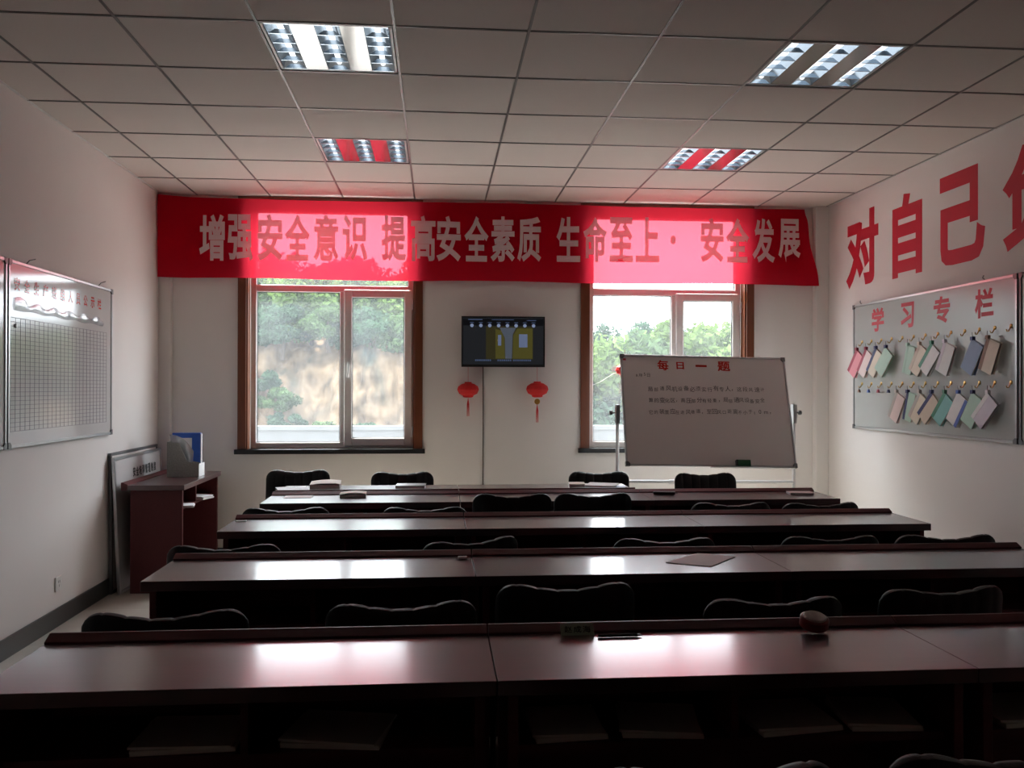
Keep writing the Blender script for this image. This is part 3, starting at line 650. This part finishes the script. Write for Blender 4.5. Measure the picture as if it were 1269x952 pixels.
# ================================================================== DESKS
DL, DD, DZ = 1.1865, 0.385, 0.76
def desk_parts(t, L):
    # local: x 0..L, y 0 = sitter's edge, +y away
    obj('desk_top', rbox(0, L, 0, DD, DZ - 0.036, DZ, 0.0014, 1), 'mahogany', t)
    b = nb(); prism(b, [(DD, DZ - 0.036), (DD + 0.045, DZ - 0.036), (DD + 0.045, DZ + 0.020), (DD + 0.034, DZ + 0.021), (DD, DZ + 0.006)], 0.001, L - 0.001, 'x')
    obj('front_ridge', b, 'mahogany_edge', t)
    for x0 in (0.025, L - 0.025 - 0.025): obj('side_panel', rbox(x0, x0 + 0.025, 0.02, DD - 0.01, 0, DZ - 0.036, 0.002, 1), 'mahogany_edge', t)
    obj('modesty_panel', box(nb(), 0.05, L - 0.05, DD - 0.05, DD - 0.032, 0.10, DZ - 0.036), 'mahogany_edge', t)
    obj('under_shelf', box(nb(), 0.05, L - 0.05, 0.06, DD - 0.05, 0.565, 0.583), 'mahogany_edge', t)
    obj('shelf_divider', box(nb(), L / 2 - 0.009, L / 2 + 0.009, 0.06, DD - 0.05, 0.583, DZ - 0.036), 'mahogany_edge', t)
    obj('foot_rail', box(nb(), 0.05, L - 0.05, DD - 0.05, DD - 0.02, 0.04, 0.09), 'mahogany_edge', t)
DX = [-1.045, 0.145, 1.333]
DY = [2.065, 3.215, 4.300, 5.315]
SIDE = ['wall-chart-end desk', 'middle desk', 'booklet-board-end desk']
ROW = ['row closest to the camera', 'second row from the camera', 'third row from the camera', 'fourth row below the television']
proto = None
for r, y in enumerate(DY):
    for k, x in enumerate(DX):
        lab = 'glossy dark red %s of the %s' % (SIDE[k], ROW[r])
        if proto is None:
            proto = thing('training_desk', lab, 'desk', (x, y, 0), group='dark red desks in rows'); desk_parts(proto, DL)
        else: dup(proto, (x, y, 0), 0, lab)
# presenters' desks, back to back with the two wall-chart-side desks of the front row
for k in (0, 1):
    dup(proto, (DX[k] + DL, 6.255, 0), R(180), 'dark red desk turned toward the class behind the front row, ' + ['wall chart end', 'below the television'][k])
side = thing('training_desk', 'dark red wooden desk standing sideways against the left wall with an open shelf', 'desk', (-1.765, 6.345, 0), R(90), 'dark red desks in rows'); desk_parts(side, 1.06)

# ================================================================== CHAIRS
def backrest():
    b = nb(); NU, NT = 57, 24; hw = 0.235; T0 = 0.030; rc = 0.075; cols_ = []
    for i in range(NU):
        u = -1 + 2 * i / (NU - 1); x = hw * math.sin(u * math.pi / 2) if abs(u) > 2 else hw * (u if abs(u) < 0.9 else math.copysign(0.9 + 0.1 * math.sin((abs(u) - 0.9) / 0.1 * math.pi / 2), u))
        ex = max(0, abs(x) - (hw - rc)); drop = rc - math.sqrt(max(0, rc * rc - ex * ex))
        dip = 0.020 * (math.cos(min(1, abs(u) / 0.72) * math.pi / 2) ** 1.3)
        zt = 0.806 - drop * 0.8 - dip; zb = 0.40 + drop * 0.8
        seam = abs(math.sin(math.pi * 7 * (u + 1) / 2)); puff = 0.72 + 0.28 * seam ** 0.5; zt -= 0.004 * (1 - seam ** 0.4)
        th = T0 * max(0.05, (1 - abs(u) ** 10)) ; col = []
        for k in range(NT):
            a = 2 * math.pi * k / NT; ca, sa = math.cos(a), math.sin(a)
            yy = math.copysign(abs(ca) ** 0.55, ca) * th * (puff if ca > 0 else 0.9 + 0.1 * seam)
            f = math.copysign(abs(sa) ** 0.45, sa); z = (zt + zb) / 2 + f * (zt - zb) / 2
            yy += 0.035 * u * u - 0.05 * (z - 0.45) / 0.35 - 0.01
            col.append(b.verts.new((x, yy, z)))
        cols_.append(col)
    for p, q in zip(cols_, cols_[1:]):
        for k in range(NT): b.faces.new([p[k], p[(k + 1) % NT], q[(k + 1) % NT], q[k]])
    b.faces.new(cols_[0][::-1]); b.faces.new(cols_[-1]); return b
def seat_cushion():
    b = box(nb(), -0.22, 0.22, 0.03, 0.42, 0.39, 0.445); bmesh.ops.bevel(b, geom=list(b.edges), offset=0.022, segments=3, affect='EDGES'); return b
CG = 'black ribbed leather chairs'
def make_chair(label):
    t = thing('office_chair', label, 'chair', group=CG)
    obj('backrest', backrest(), 'leather', t, sm=True); obj('seat', seat_cushion(), 'leather', t, sm=True)
    for sx in (-1, 1):
        obj('leg', tube(nb(), [(sx * 0.20, 0.39, 0.40), (sx * 0.205, 0.40, 0.2), (sx * 0.21, 0.41, 0.0)], 0.011), 'chair_metal', t)
        obj('leg', tube(nb(), [(sx * 0.20, 0.06, 0.40), (sx * 0.205, 0.03, 0.2), (sx * 0.21, 0.0, 0.0)], 0.011), 'chair_metal', t)
        obj('back_support', tube(nb(), [(sx * 0.15, 0.10, 0.385), (sx * 0.15, 0.03, 0.40), (sx * 0.15, 0.0, 0.46), (sx * 0.15, -0.03, 0.60)], 0.010), 'chair_metal', t)
    return t
CH = [  # px left, px right, Y of backrest, yaw deg, z scale, label
 (330, 408, 6.70, 182, 1.03, 'black ribbed chair facing the class behind the stacked books, wall chart end'), (461, 536, 6.66, 180, 1.01, 'black ribbed chair facing the class behind the dark notebook'),
 (706, 779, 6.68, 178, 1.0, 'black ribbed chair facing the class beside the whiteboard post'), (836, 914, 6.36, 181, 1.02, 'black ribbed chair facing the class below the standing whiteboard'),
 (300, 410, 4.86, 2, 1.0, 'black chair behind the third row ridge, wall chart end'), (475, 578, 4.89, 0, .99, 'black chair between third and fourth rows, second from the wall chart'), (587, 682, 5.20, -1, 1.03, 'taller-looking black chair pushed against the front row under the television cable'),
 (688, 780, 5.20, 1, 1.03, 'taller-looking black chair pushed against the front row below the gold-disc lantern'), (853, 955, 4.94, 0, 0.995, 'black chair between third and fourth rows under the standing whiteboard'), (962, 1066, 4.87, 3, 1.0, 'black chair at the booklet board end between third and fourth rows'),
 (210, 350, 3.79, 2, .99, 'black chair at the wall chart end between second and third rows'), (522, 640, 3.85, 24, .99, 'black chair turned askew between second and third rows'), (757, 887, 3.89, 0, .975, 'black chair behind the pinkish sheet between second and third rows'), (962, 1090, 3.89, 1, .975, 'black chair second from the booklet board end between second and third rows'), (1100, 1236, 3.79, -2, .995, 'black chair at the booklet board end between second and third rows'),
 (105, 312, 2.66, 3, 1.0, 'black chair at the wall chart end behind the closest desk row'), (405, 592, 2.78, 4, .98, 'black chair second from the wall chart behind the closest desk row'), (615, 785, 2.93, 1, 1.0, 'black chair in the middle behind the closest desk row, above the name card'), (868, 1043, 2.79, 2, .968, 'black chair behind the round tin on the closest desk row'), (1077, 1247, 2.90, 5, .965, 'black chair at the picture edge behind the closest desk row'),
 (220, 559, 1.585, 0, .968, 'black chair barely peeking over the bottom edge below the middle desk seam'), (715, 1051, 1.575, 0, .968, 'black chair just touching the bottom edge, beside the larger one'), (1058, 1397, 1.56, 4, .99, 'black chair back rising at the bottom corner of the picture')]
base = None
for a, b, Y, yaw, zs, lab in CH:
    X = atY((a + b) / 2, 650, Y)[0]; sx = 1.0 if Y > 2.2 else 0.97
    if base is None: base = make_chair(lab); base.location = (X, Y, 0); base.rotation_euler = (0, 0, R(yaw)); base.scale = (1, 1, zs)
    else: dup(base, (X, Y, 0), R(yaw), lab, scale=(sx, 1, zs))

# ================================================================== STANDING WHITEBOARD
ws = thing('whiteboard_stand', 'white tubular stand holding up the tilted whiteboard by the window', 'stand', (2.13, 6.82, 0))
PX = 0.715
for s in (-1, 1):
    obj('post', tube(nb(), [(s * PX, 0, 0.06), (s * PX, 0, 1.29)], 0.014), 'steel_white', ws)
    obj('foot', tube(nb(), [(s * PX, -0.20, 0.02), (s * PX, -0.18, 0.045), (s * PX, 0, 0.06), (s * PX, 0.25, 0.045), (s * PX, 0.27, 0.02)], 0.015), 'steel_white', ws)
    for yy in (-0.20, 0.27): obj('caster', lathe(nb(), [(0.018, -0.010), (0.020, 0), (0.018, 0.010)], 14, Matrix.Translation((s * PX, yy, 0.020)) @ Matrix.Rotation(R(90), 4, 'Y')), 'plastic_black', ws)
    c = obj('clamp', rbox(s * PX - 0.015, s * PX + 0.015, -0.028, 0.03, 1.17, 1.32, 0.004), 'alu', ws)
    obj('clamp_knob', lathe(nb(), [(0.006, 0), (0.006, 0.025), (0.018, 0.027), (0.018, 0.045), (0.012, 0.05)], 12, Matrix.Translation((s * (PX + 0.014), 0, 1.255)) @ Matrix.Rotation(R(90 * s), 4, 'Y')), 'alu_dark', c)
obj('cross_bar', tube(nb(), [(-PX, 0, 0.715), (PX, 0, 0.70)], 0.013), 'steel_white', ws); obj('bar_joint', tube(nb(), [(-0.30, 0, 0.709), (-0.19, 0, 0.708)], 0.019, 10), 'steel_white', ws)
BW, BH, TILT = 1.355, 0.915, 19.0
Mb = Matrix.Translation((2.13, 6.79, 1.276)) @ Matrix.Rotation(R(1.0), 4, 'Y') @ Matrix.Rotation(R(-TILT), 4, 'X')
wb = thing('tilted_whiteboard', 'whiteboard on a stand with red heading and three lines of handwriting, tilted back', 'whiteboard')
wb.matrix_world = Mb
hold = bpy.data.objects  # parts are laid out around the board's centre
def ctr(o_before):
    for o in list(C.objects):
        if o.parent is wb and o not in o_before: o.location = Vector(o.location) + Vector((-BW / 2, 0, -BH / 2))
pre = set(C.objects)
framed(wb, BW, BH, 'board_stand', 0.020, 0.014)
def wpx(x, y): # picture position on the board -> board plane
    inv = Mb.inverted(); o_ = inv @ Vector((0, 0, CAM_Z)); d_ = inv.to_3x3() @ ray(x, y); q = o_ + d_ * (-o_.y / d_.y); return (q.x + BW / 2, q.z + BH / 2)
fnw = lambda u, v, d: Vector((u, 0.0034 - d, v))
for c, x, y, w_, h_ in [('每', 821.5, 452.5, 0.092, 0.088), ('日', 843, 453, 0.062, 0.062), ('一', 869, 453.5, 0.092, 0.018), ('题', 897, 454, 0.105, 0.085)]:
    u, v = wpx(x, y); tt = nb(); glyph(tt, c, 0.03, fnw, rect=(u - w_ / 2, u + w_ / 2, v - h_ / 2, v + h_ / 2)); obj('heading_character', tt, 'red_mark', wb)
hw_ = nb(); rn = random.Random(4)
def line(txt, xa, xb, y, s):
    n = len(txt); (u0, v0), (u1, v1) = wpx(xa, y), wpx(xb, y + (xb - xa) * 0.006)
    for i, c in enumerate(txt):
        if not c.strip(): continue
        f = i / max(1, n - 1); k = s * rn.uniform(0.72, 1.05)
        glyph(hw_, c, 0.004, fnw, box_=(u0 + (u1 - u0) * f - 0.02, v0 + (v1 - v0) * f + rn.uniform(-0.006, 0.006) - 0.02, k))
line('8月15日', 791, 804, 463, 0.036)
line(HAND[0], 806, 945, 481, 0.047); line(HAND[1], 807, 945, 495, 0.046); line(HAND[2], 807, 956, 509, 0.045)
obj('handwriting', hw_, 'ink', wb, kind='stuff')
obj('pen_tray', box(nb(), 0.66, BW - 0.03, -0.035, -0.002, -0.012, -0.002), 'alu', wb)
obj('red_tape', box(nb(), 0.02, 0.045, 0.002, 0.0035, BH - 0.05, BH - 0.035), 'red_vinyl', wb)
ctr(pre)
er = thing('board_eraser', 'green felt eraser standing on the whiteboard pen tray', 'eraser')
er.matrix_world = Mb @ Matrix.Translation((0.918 - BW / 2, -0.020, 0.031 - BH / 2))
obj('felt', rbox(-0.055, 0.055, -0.017, 0.016, -0.030, 0.018, 0.004), 'eraser_green', er); obj('grip', rbox(-0.058, -0.046, -0.0175, 0.0165, -0.031, 0.019, 0.003), 'plastic_black', er)

# ================================================================== LEFT CORNER: leaning boards, file box, papers
def leaning(label, x_bot, x_top, y0, w, h, face, frame):
    t = thing('leaning_board', label, 'board', (x_bot, y0, 0.0), 0, 'boards leaning against the wall')
    a = math.asin((x_bot - x_top) / h); t.rotation_euler = (0, -a, R(90)) if False else (0, 0, 0)
    t.matrix_world = Matrix.Translation((x_bot, y0, 0.0)) @ Matrix.Rotation(-a, 4, 'Y') @ Matrix.Rotation(R(90), 4, 'Z')
    framed(t, w, h, face, 0.018, 0.02, frame, False); return t
leaning('framed board flat against the left wall behind the lettered one', -2.258, -2.268, 6.36, 1.02, 0.985, 'paint', 'alu_dark')
l2 = leaning('framed white board with black lettering leaning behind the sideways desk', -2.196, -2.240, 6.34, 1.04, 0.955, 'board_white', 'alu')
for i, c in enumerate('安全培训管理制度'):
    tx = nb(); glyph(tx, c, 0.05, lambda u, v, d: Vector((u, 0.0034 - d, v)), rect=(0.375 + i * 0.068, 0.375 + i * 0.068 + 0.058, 0.785, 0.858)); obj('printed_character', tx, 'black_print', l2)
fb = thing('file_box', 'grey patterned file box on the sideways desk holding folders', 'file box', (-2.055, 6.92, DZ + 0.001))
fbm = nb(); t_ = 0.004
sidep = [(0, 0), (0.235, 0), (0.235, 0.10), (0.15, 0.12), (0.09, 0.255), (0, 0.27)]
prism(fbm, sidep, 0, t_); prism(fbm, sidep, 0.16 - t_, 0.16); prism(fbm, sidep, 0.078, 0.082)
box(fbm, t_, 0.235, t_, 0.16 - t_, 0, t_); box(fbm, 0, t_, t_, 0.16 - t_, 0, 0.27)
obj('box_body', fbm, 'box_grey', fb); obj('label_front', box(nb(), 0.235, 0.240, 0.0, 0.16, 0, 0.10), 'paper', fb)
f1 = thing('folder', 'blue plastic folder standing upright in the file box', 'folder', (-2.048, 7.03, DZ + 0.008))
obj('cover', rbox(0, 0.212, 0, 0.03, 0, 0.325, 0.003, 1), 'blue_folder', f1); obj('paper_edge', box(nb(), 0.2125, 0.220, 0.003, 0.027, 0.004, 0.318), 'paper', f1)
obj('front_sheet', box(nb(), 0.0, 0.15, -0.004, -0.001, 0.0, 0.285), 'paper', f1)
f2 = thing('plastic_wallet', 'clear plastic wallet slumping over the edge of the file box', 'folder', (-2.045, 6.955, DZ + 0.008))
sl = nb(); prev = None
for i in range(13):
    f = i / 12; x0 = 0.0 + 0.16 * f; zt = 0.315 - 0.02 * f - 0.11 * f ** 3
    cur = [sl.verts.new((x0 * 0.6, 0.012 * math.sin(f * 4), 0.0)), sl.verts.new((x0 + 0.02, 0.02 * math.sin(f * 5) - 0.004, zt * 0.55)), sl.verts.new((x0 * 1.12, 0.010 * math.sin(f * 7), zt))]
    if prev:
        for k in range(2): sl.faces.new([prev[k], cur[k], cur[k + 1], prev[k + 1]])
    prev = cur
obj('film', sl, 'clear_film', f2, sm=True)
def sheet(name, label, cat, pts, z, m='paper', th=0.0012, group=None, n=1, parts=False):
    """flat quad of paper(s) lying on a surface at height z (world x,y corners)"""
    cx0 = sum(p[0] for p in pts) / 4; cy0 = sum(p[1] for p in pts) / 4
    t = thing(name, label, cat, (cx0, cy0, z + 0.001), group=group)
    for k in range(n):
        b = nb(); rr = random.Random(hash(name) % 97 + k); a = R(rr.uniform(-7, 7)) if k else 0
        M = Matrix.Rotation(a, 4, 'Z') @ Matrix.Translation((rr.uniform(-.012, .012) if k else 0, 0, 0))
        prism(b, [(p[0] - cx0, p[1] - cy0) for p in pts], k * th, (k + 1) * th * 0.98, 'z', M)
        obj('sheet', b, m, t)
    return t
def quad(x, y, w, d, a): c, s = math.cos(R(a)), math.sin(R(a)); return [(x + c * u - s * v, y + s * u + c * v) for u, v in [(-w / 2, -d / 2), (w / 2, -d / 2), (w / 2, d / 2), (-w / 2, d / 2)]]
SZ = 0.583
sheet('loose_papers', 'white papers sticking out of the near shelf half of the sideways desk', 'papers', quad(-1.85, 6.54, 0.20, 0.16, 12), SZ, 'paper', 0.004, 'papers in the sideways desk', 4)
sheet('loose_papers', 'white and yellowish papers in the far shelf half of the sideways desk', 'papers', quad(-1.86, 7.02, 0.21, 0.15, -18), SZ, 'paper', 0.006, 'papers in the sideways desk', 4)
# wall socket
so = thing('wall_socket', 'white socket plate low on the left wall', 'socket', (XL, 5.555, 0.255))
obj('plate', rbox(0, 0.009, -0.043, 0.043, -0.043, 0.043, 0.003), 'plastic_white', so)
for dy, dz in ((-0.009, 0.012), (0.009, 0.012), (0, -0.012)): obj('slot', box(nb(), 0.009, 0.0095, dy - 0.002, dy + 0.002, dz - 0.007, dz + 0.007), 'gasket', so)

# ================================================================== THINGS ON THE DESKS
sheet('paper_sheet', 'large pinkish sheet lying askew on the second row desk', 'paper', [(0.90, 3.405), (1.055, 3.315), (1.215, 3.50), (1.085, 3.59)], DZ, 'paper_pink', 0.002)
sheet('eraser', 'tiny white eraser by the ridge of the second row', 'eraser', quad(0.104, 3.545, 0.035, 0.018, 3), DZ, 'paper', 0.01)
nc = thing('name_card', 'small pale green name card leaning on the ridge of the closest row', 'card', (0.393, 2.428, DZ + 0.0005))
Mn = Matrix.Rotation(R(-38), 4, 'X')
obj('card', box(nb(), -0.047, 0.047, 0, 0.002, 0, 0.034, Mn), 'card_green', nc)
g = nb()
for i, c in enumerate('赵成海'): glyph(g, c, 0.015, lambda u, v, d: Mn @ Vector((u, -0.0006, v)), rect=(-0.037 + i * 0.026, -0.037 + i * 0.026 + 0.022, 0.007, 0.027))
obj('name_print', g, 'black_print', nc)
pn = thing('ballpoint_pen', 'dark pen lying in front of the ridge by the name card', 'pen', (0.505, 2.402, DZ + 0.0045))
obj('barrel', tube(nb(), [(-0.06, 0, 0), (0.05, 0.002, 0)], 0.0042), 'plastic_black', pn); obj('tip', tube(nb(), [(0.05, 0.002, 0), (0.064, 0.002, 0)], [0.004, 0.001]), 'chrome', pn)
tn = thing('round_tin', 'round red tin with pale lid leaning on the ridge of the closest row', 'tin', (1.068, 2.418, DZ))
Mt = Matrix.Rotation(R(15), 4, 'X') @ Matrix.Translation((0, 0, 0.006))
obj('tin_body', lathe(nb(), [(0.037, -0.006), (0.040, -0.003), (0.040, 0.020), (0.036, 0.023)], 28, Mt), 'tin_red', tn, sm=True)
obj('lid_disc', lathe(nb(), [(0.032, 0.0225), (0.032, 0.025), (0.029, 0.028)], 28, Mt), 'tin_lid', tn)
tn.location = (1.072, 2.428, DZ + 0.0112)
def book(name, label, x, y, z, w, d, th, a, cm, group=None, bulge=0.0):
    t = thing(name, label, 'book', (x, y, z + 0.001), R(a), group)
    obj('back_cover', box(nb(), -w / 2, w / 2, -d / 2, d / 2, 0, 0.0018), cm, t)
    obj('pages', rbox(-w / 2 + 0.002, w / 2 - 0.003, -d / 2 + 0.002, d / 2 - 0.002, 0.0018, th - 0.0018, 0.001, 1), 'paper', t)
    b = nb(); prev = None
    for i in range(11):
        f = i / 10; zz = th - 0.0018 + bulge * math.sin(f * math.pi) + bulge * 0.5 * f
        cur = [b.verts.new((-w / 2 + w * f, -d / 2, zz)), b.verts.new((-w / 2 + w * f, d / 2, zz)), b.verts.new((-w / 2 + w * f, -d / 2, zz + 0.0018)), b.verts.new((-w / 2 + w * f, d / 2, zz + 0.0018))]
        if prev: b.faces.new([prev[0], cur[0], cur[1], prev[1]]); b.faces.new([prev[2], cur[2], cur[3], prev[3]]); b.faces.new([prev[0], cur[0], cur[2], prev[2]]); b.faces.new([prev[1], cur[1], cur[3], prev[3]])
        prev = cur
    obj('front_cover', b, cm, t); return t
book('thick_book', 'thick pale book with curling pages on the presenters desk', -0.745, 6.01, DZ, 0.20, 0.24, 0.045, 4, 'paper_warm', bulge=0.008)
book('open_book', 'small curled booklet on the front row desk near the wall chart', -0.525, 5.62, DZ, 0.165, 0.13, 0.020, 3, 'paper_warm', bulge=0.008)
book('dark_notebook', 'dark notebook with glossy cover on the presenters desk', -0.175, 6.03, DZ, 0.20, 0.15, 0.028, -3, 'alu_dark')
sheet('loose_papers', 'white loose papers beside the thick book on the presenters desk', 'papers', quad(-0.96, 6.02, 0.20, 0.20, 10), DZ, 'paper', 0.003, None, 3)
sheet('paper_sheet', 'pale sheet at the ridge of the front row desk near the wall chart', 'paper', quad(-0.865, 5.62, 0.17, 0.12, 2), DZ, 'paper_pink', 0.002)
book('thick_book', 'short pale book beside the blue-white magazine on the presenters desk', 0.965, 6.03, DZ, 0.11, 0.14, 0.030, -6, 'paper_warm')
sheet('magazine', 'blue and white magazine pile on the presenters desk before the chair', 'magazine', quad(1.14, 6.06, 0.21, 0.20, -14), DZ, 'paper', 0.006, None, 3)
sheet('magazine', 'thin dark blue folder under the pile by the whiteboard end', 'folder', quad(1.245, 5.98, 0.10, 0.14, -8), DZ, 'cover_blue', 0.006)
cl = thing('pen_case', 'flat black pen case on the front row desk under the whiteboard', 'pen case', (1.475, 5.60, DZ + 0.001), R(-12))
obj('case_body', rbox(-0.075, 0.065, -0.02, 0.02, 0, 0.018, 0.006), 'plastic_black', cl); obj('zip_pull', box(nb(), 0.066, 0.082, -0.004, 0.004, 0.008, 0.011), 'plastic_black', cl)
book('paper_pad', 'pale paper pad at the booklet board end of the front row', 2.36, 5.555, DZ, 0.155, 0.10, 0.014, -6, 'paper_pink')
sheet('tissue', 'scrap of white paper at the wall chart end of the third row', 'paper', quad(-1.0, 4.62, 0.05, 0.03, 3), DZ, 'paper', 0.003)
for k, (x, w_, d_, a, lab) in enumerate([(-0.60, 0.24, 0.20, 3, 'papers in the shelf under the closest row, wall chart end'), (-0.24, 0.24, 0.20, -8, 'fanned papers in the shelf left of the desk seam'), (0.325, 0.18, 0.2, 5, 'papers in the shelf right of the desk seam'),
                                         (0.57, 0.20, 0.2, -6, 'booklet pile in the shelf below the name card'), (0.905, 0.22, 0.2, 8, 'papers in the shelf of the closest row below the round tin'), (1.145, 0.18, 0.2, -4, 'thin papers in the shelf at the second desk seam'), (1.55, 0.22, 0.2, 4, 'papers in the shelf at the picture edge of the closest row')]):
    sheet('shelf_papers', lab, 'papers', quad(x, DY[0] + 0.17, w_, d_, a), SZ, 'paper_warm', 0.006, 'papers under the closest row', 3)
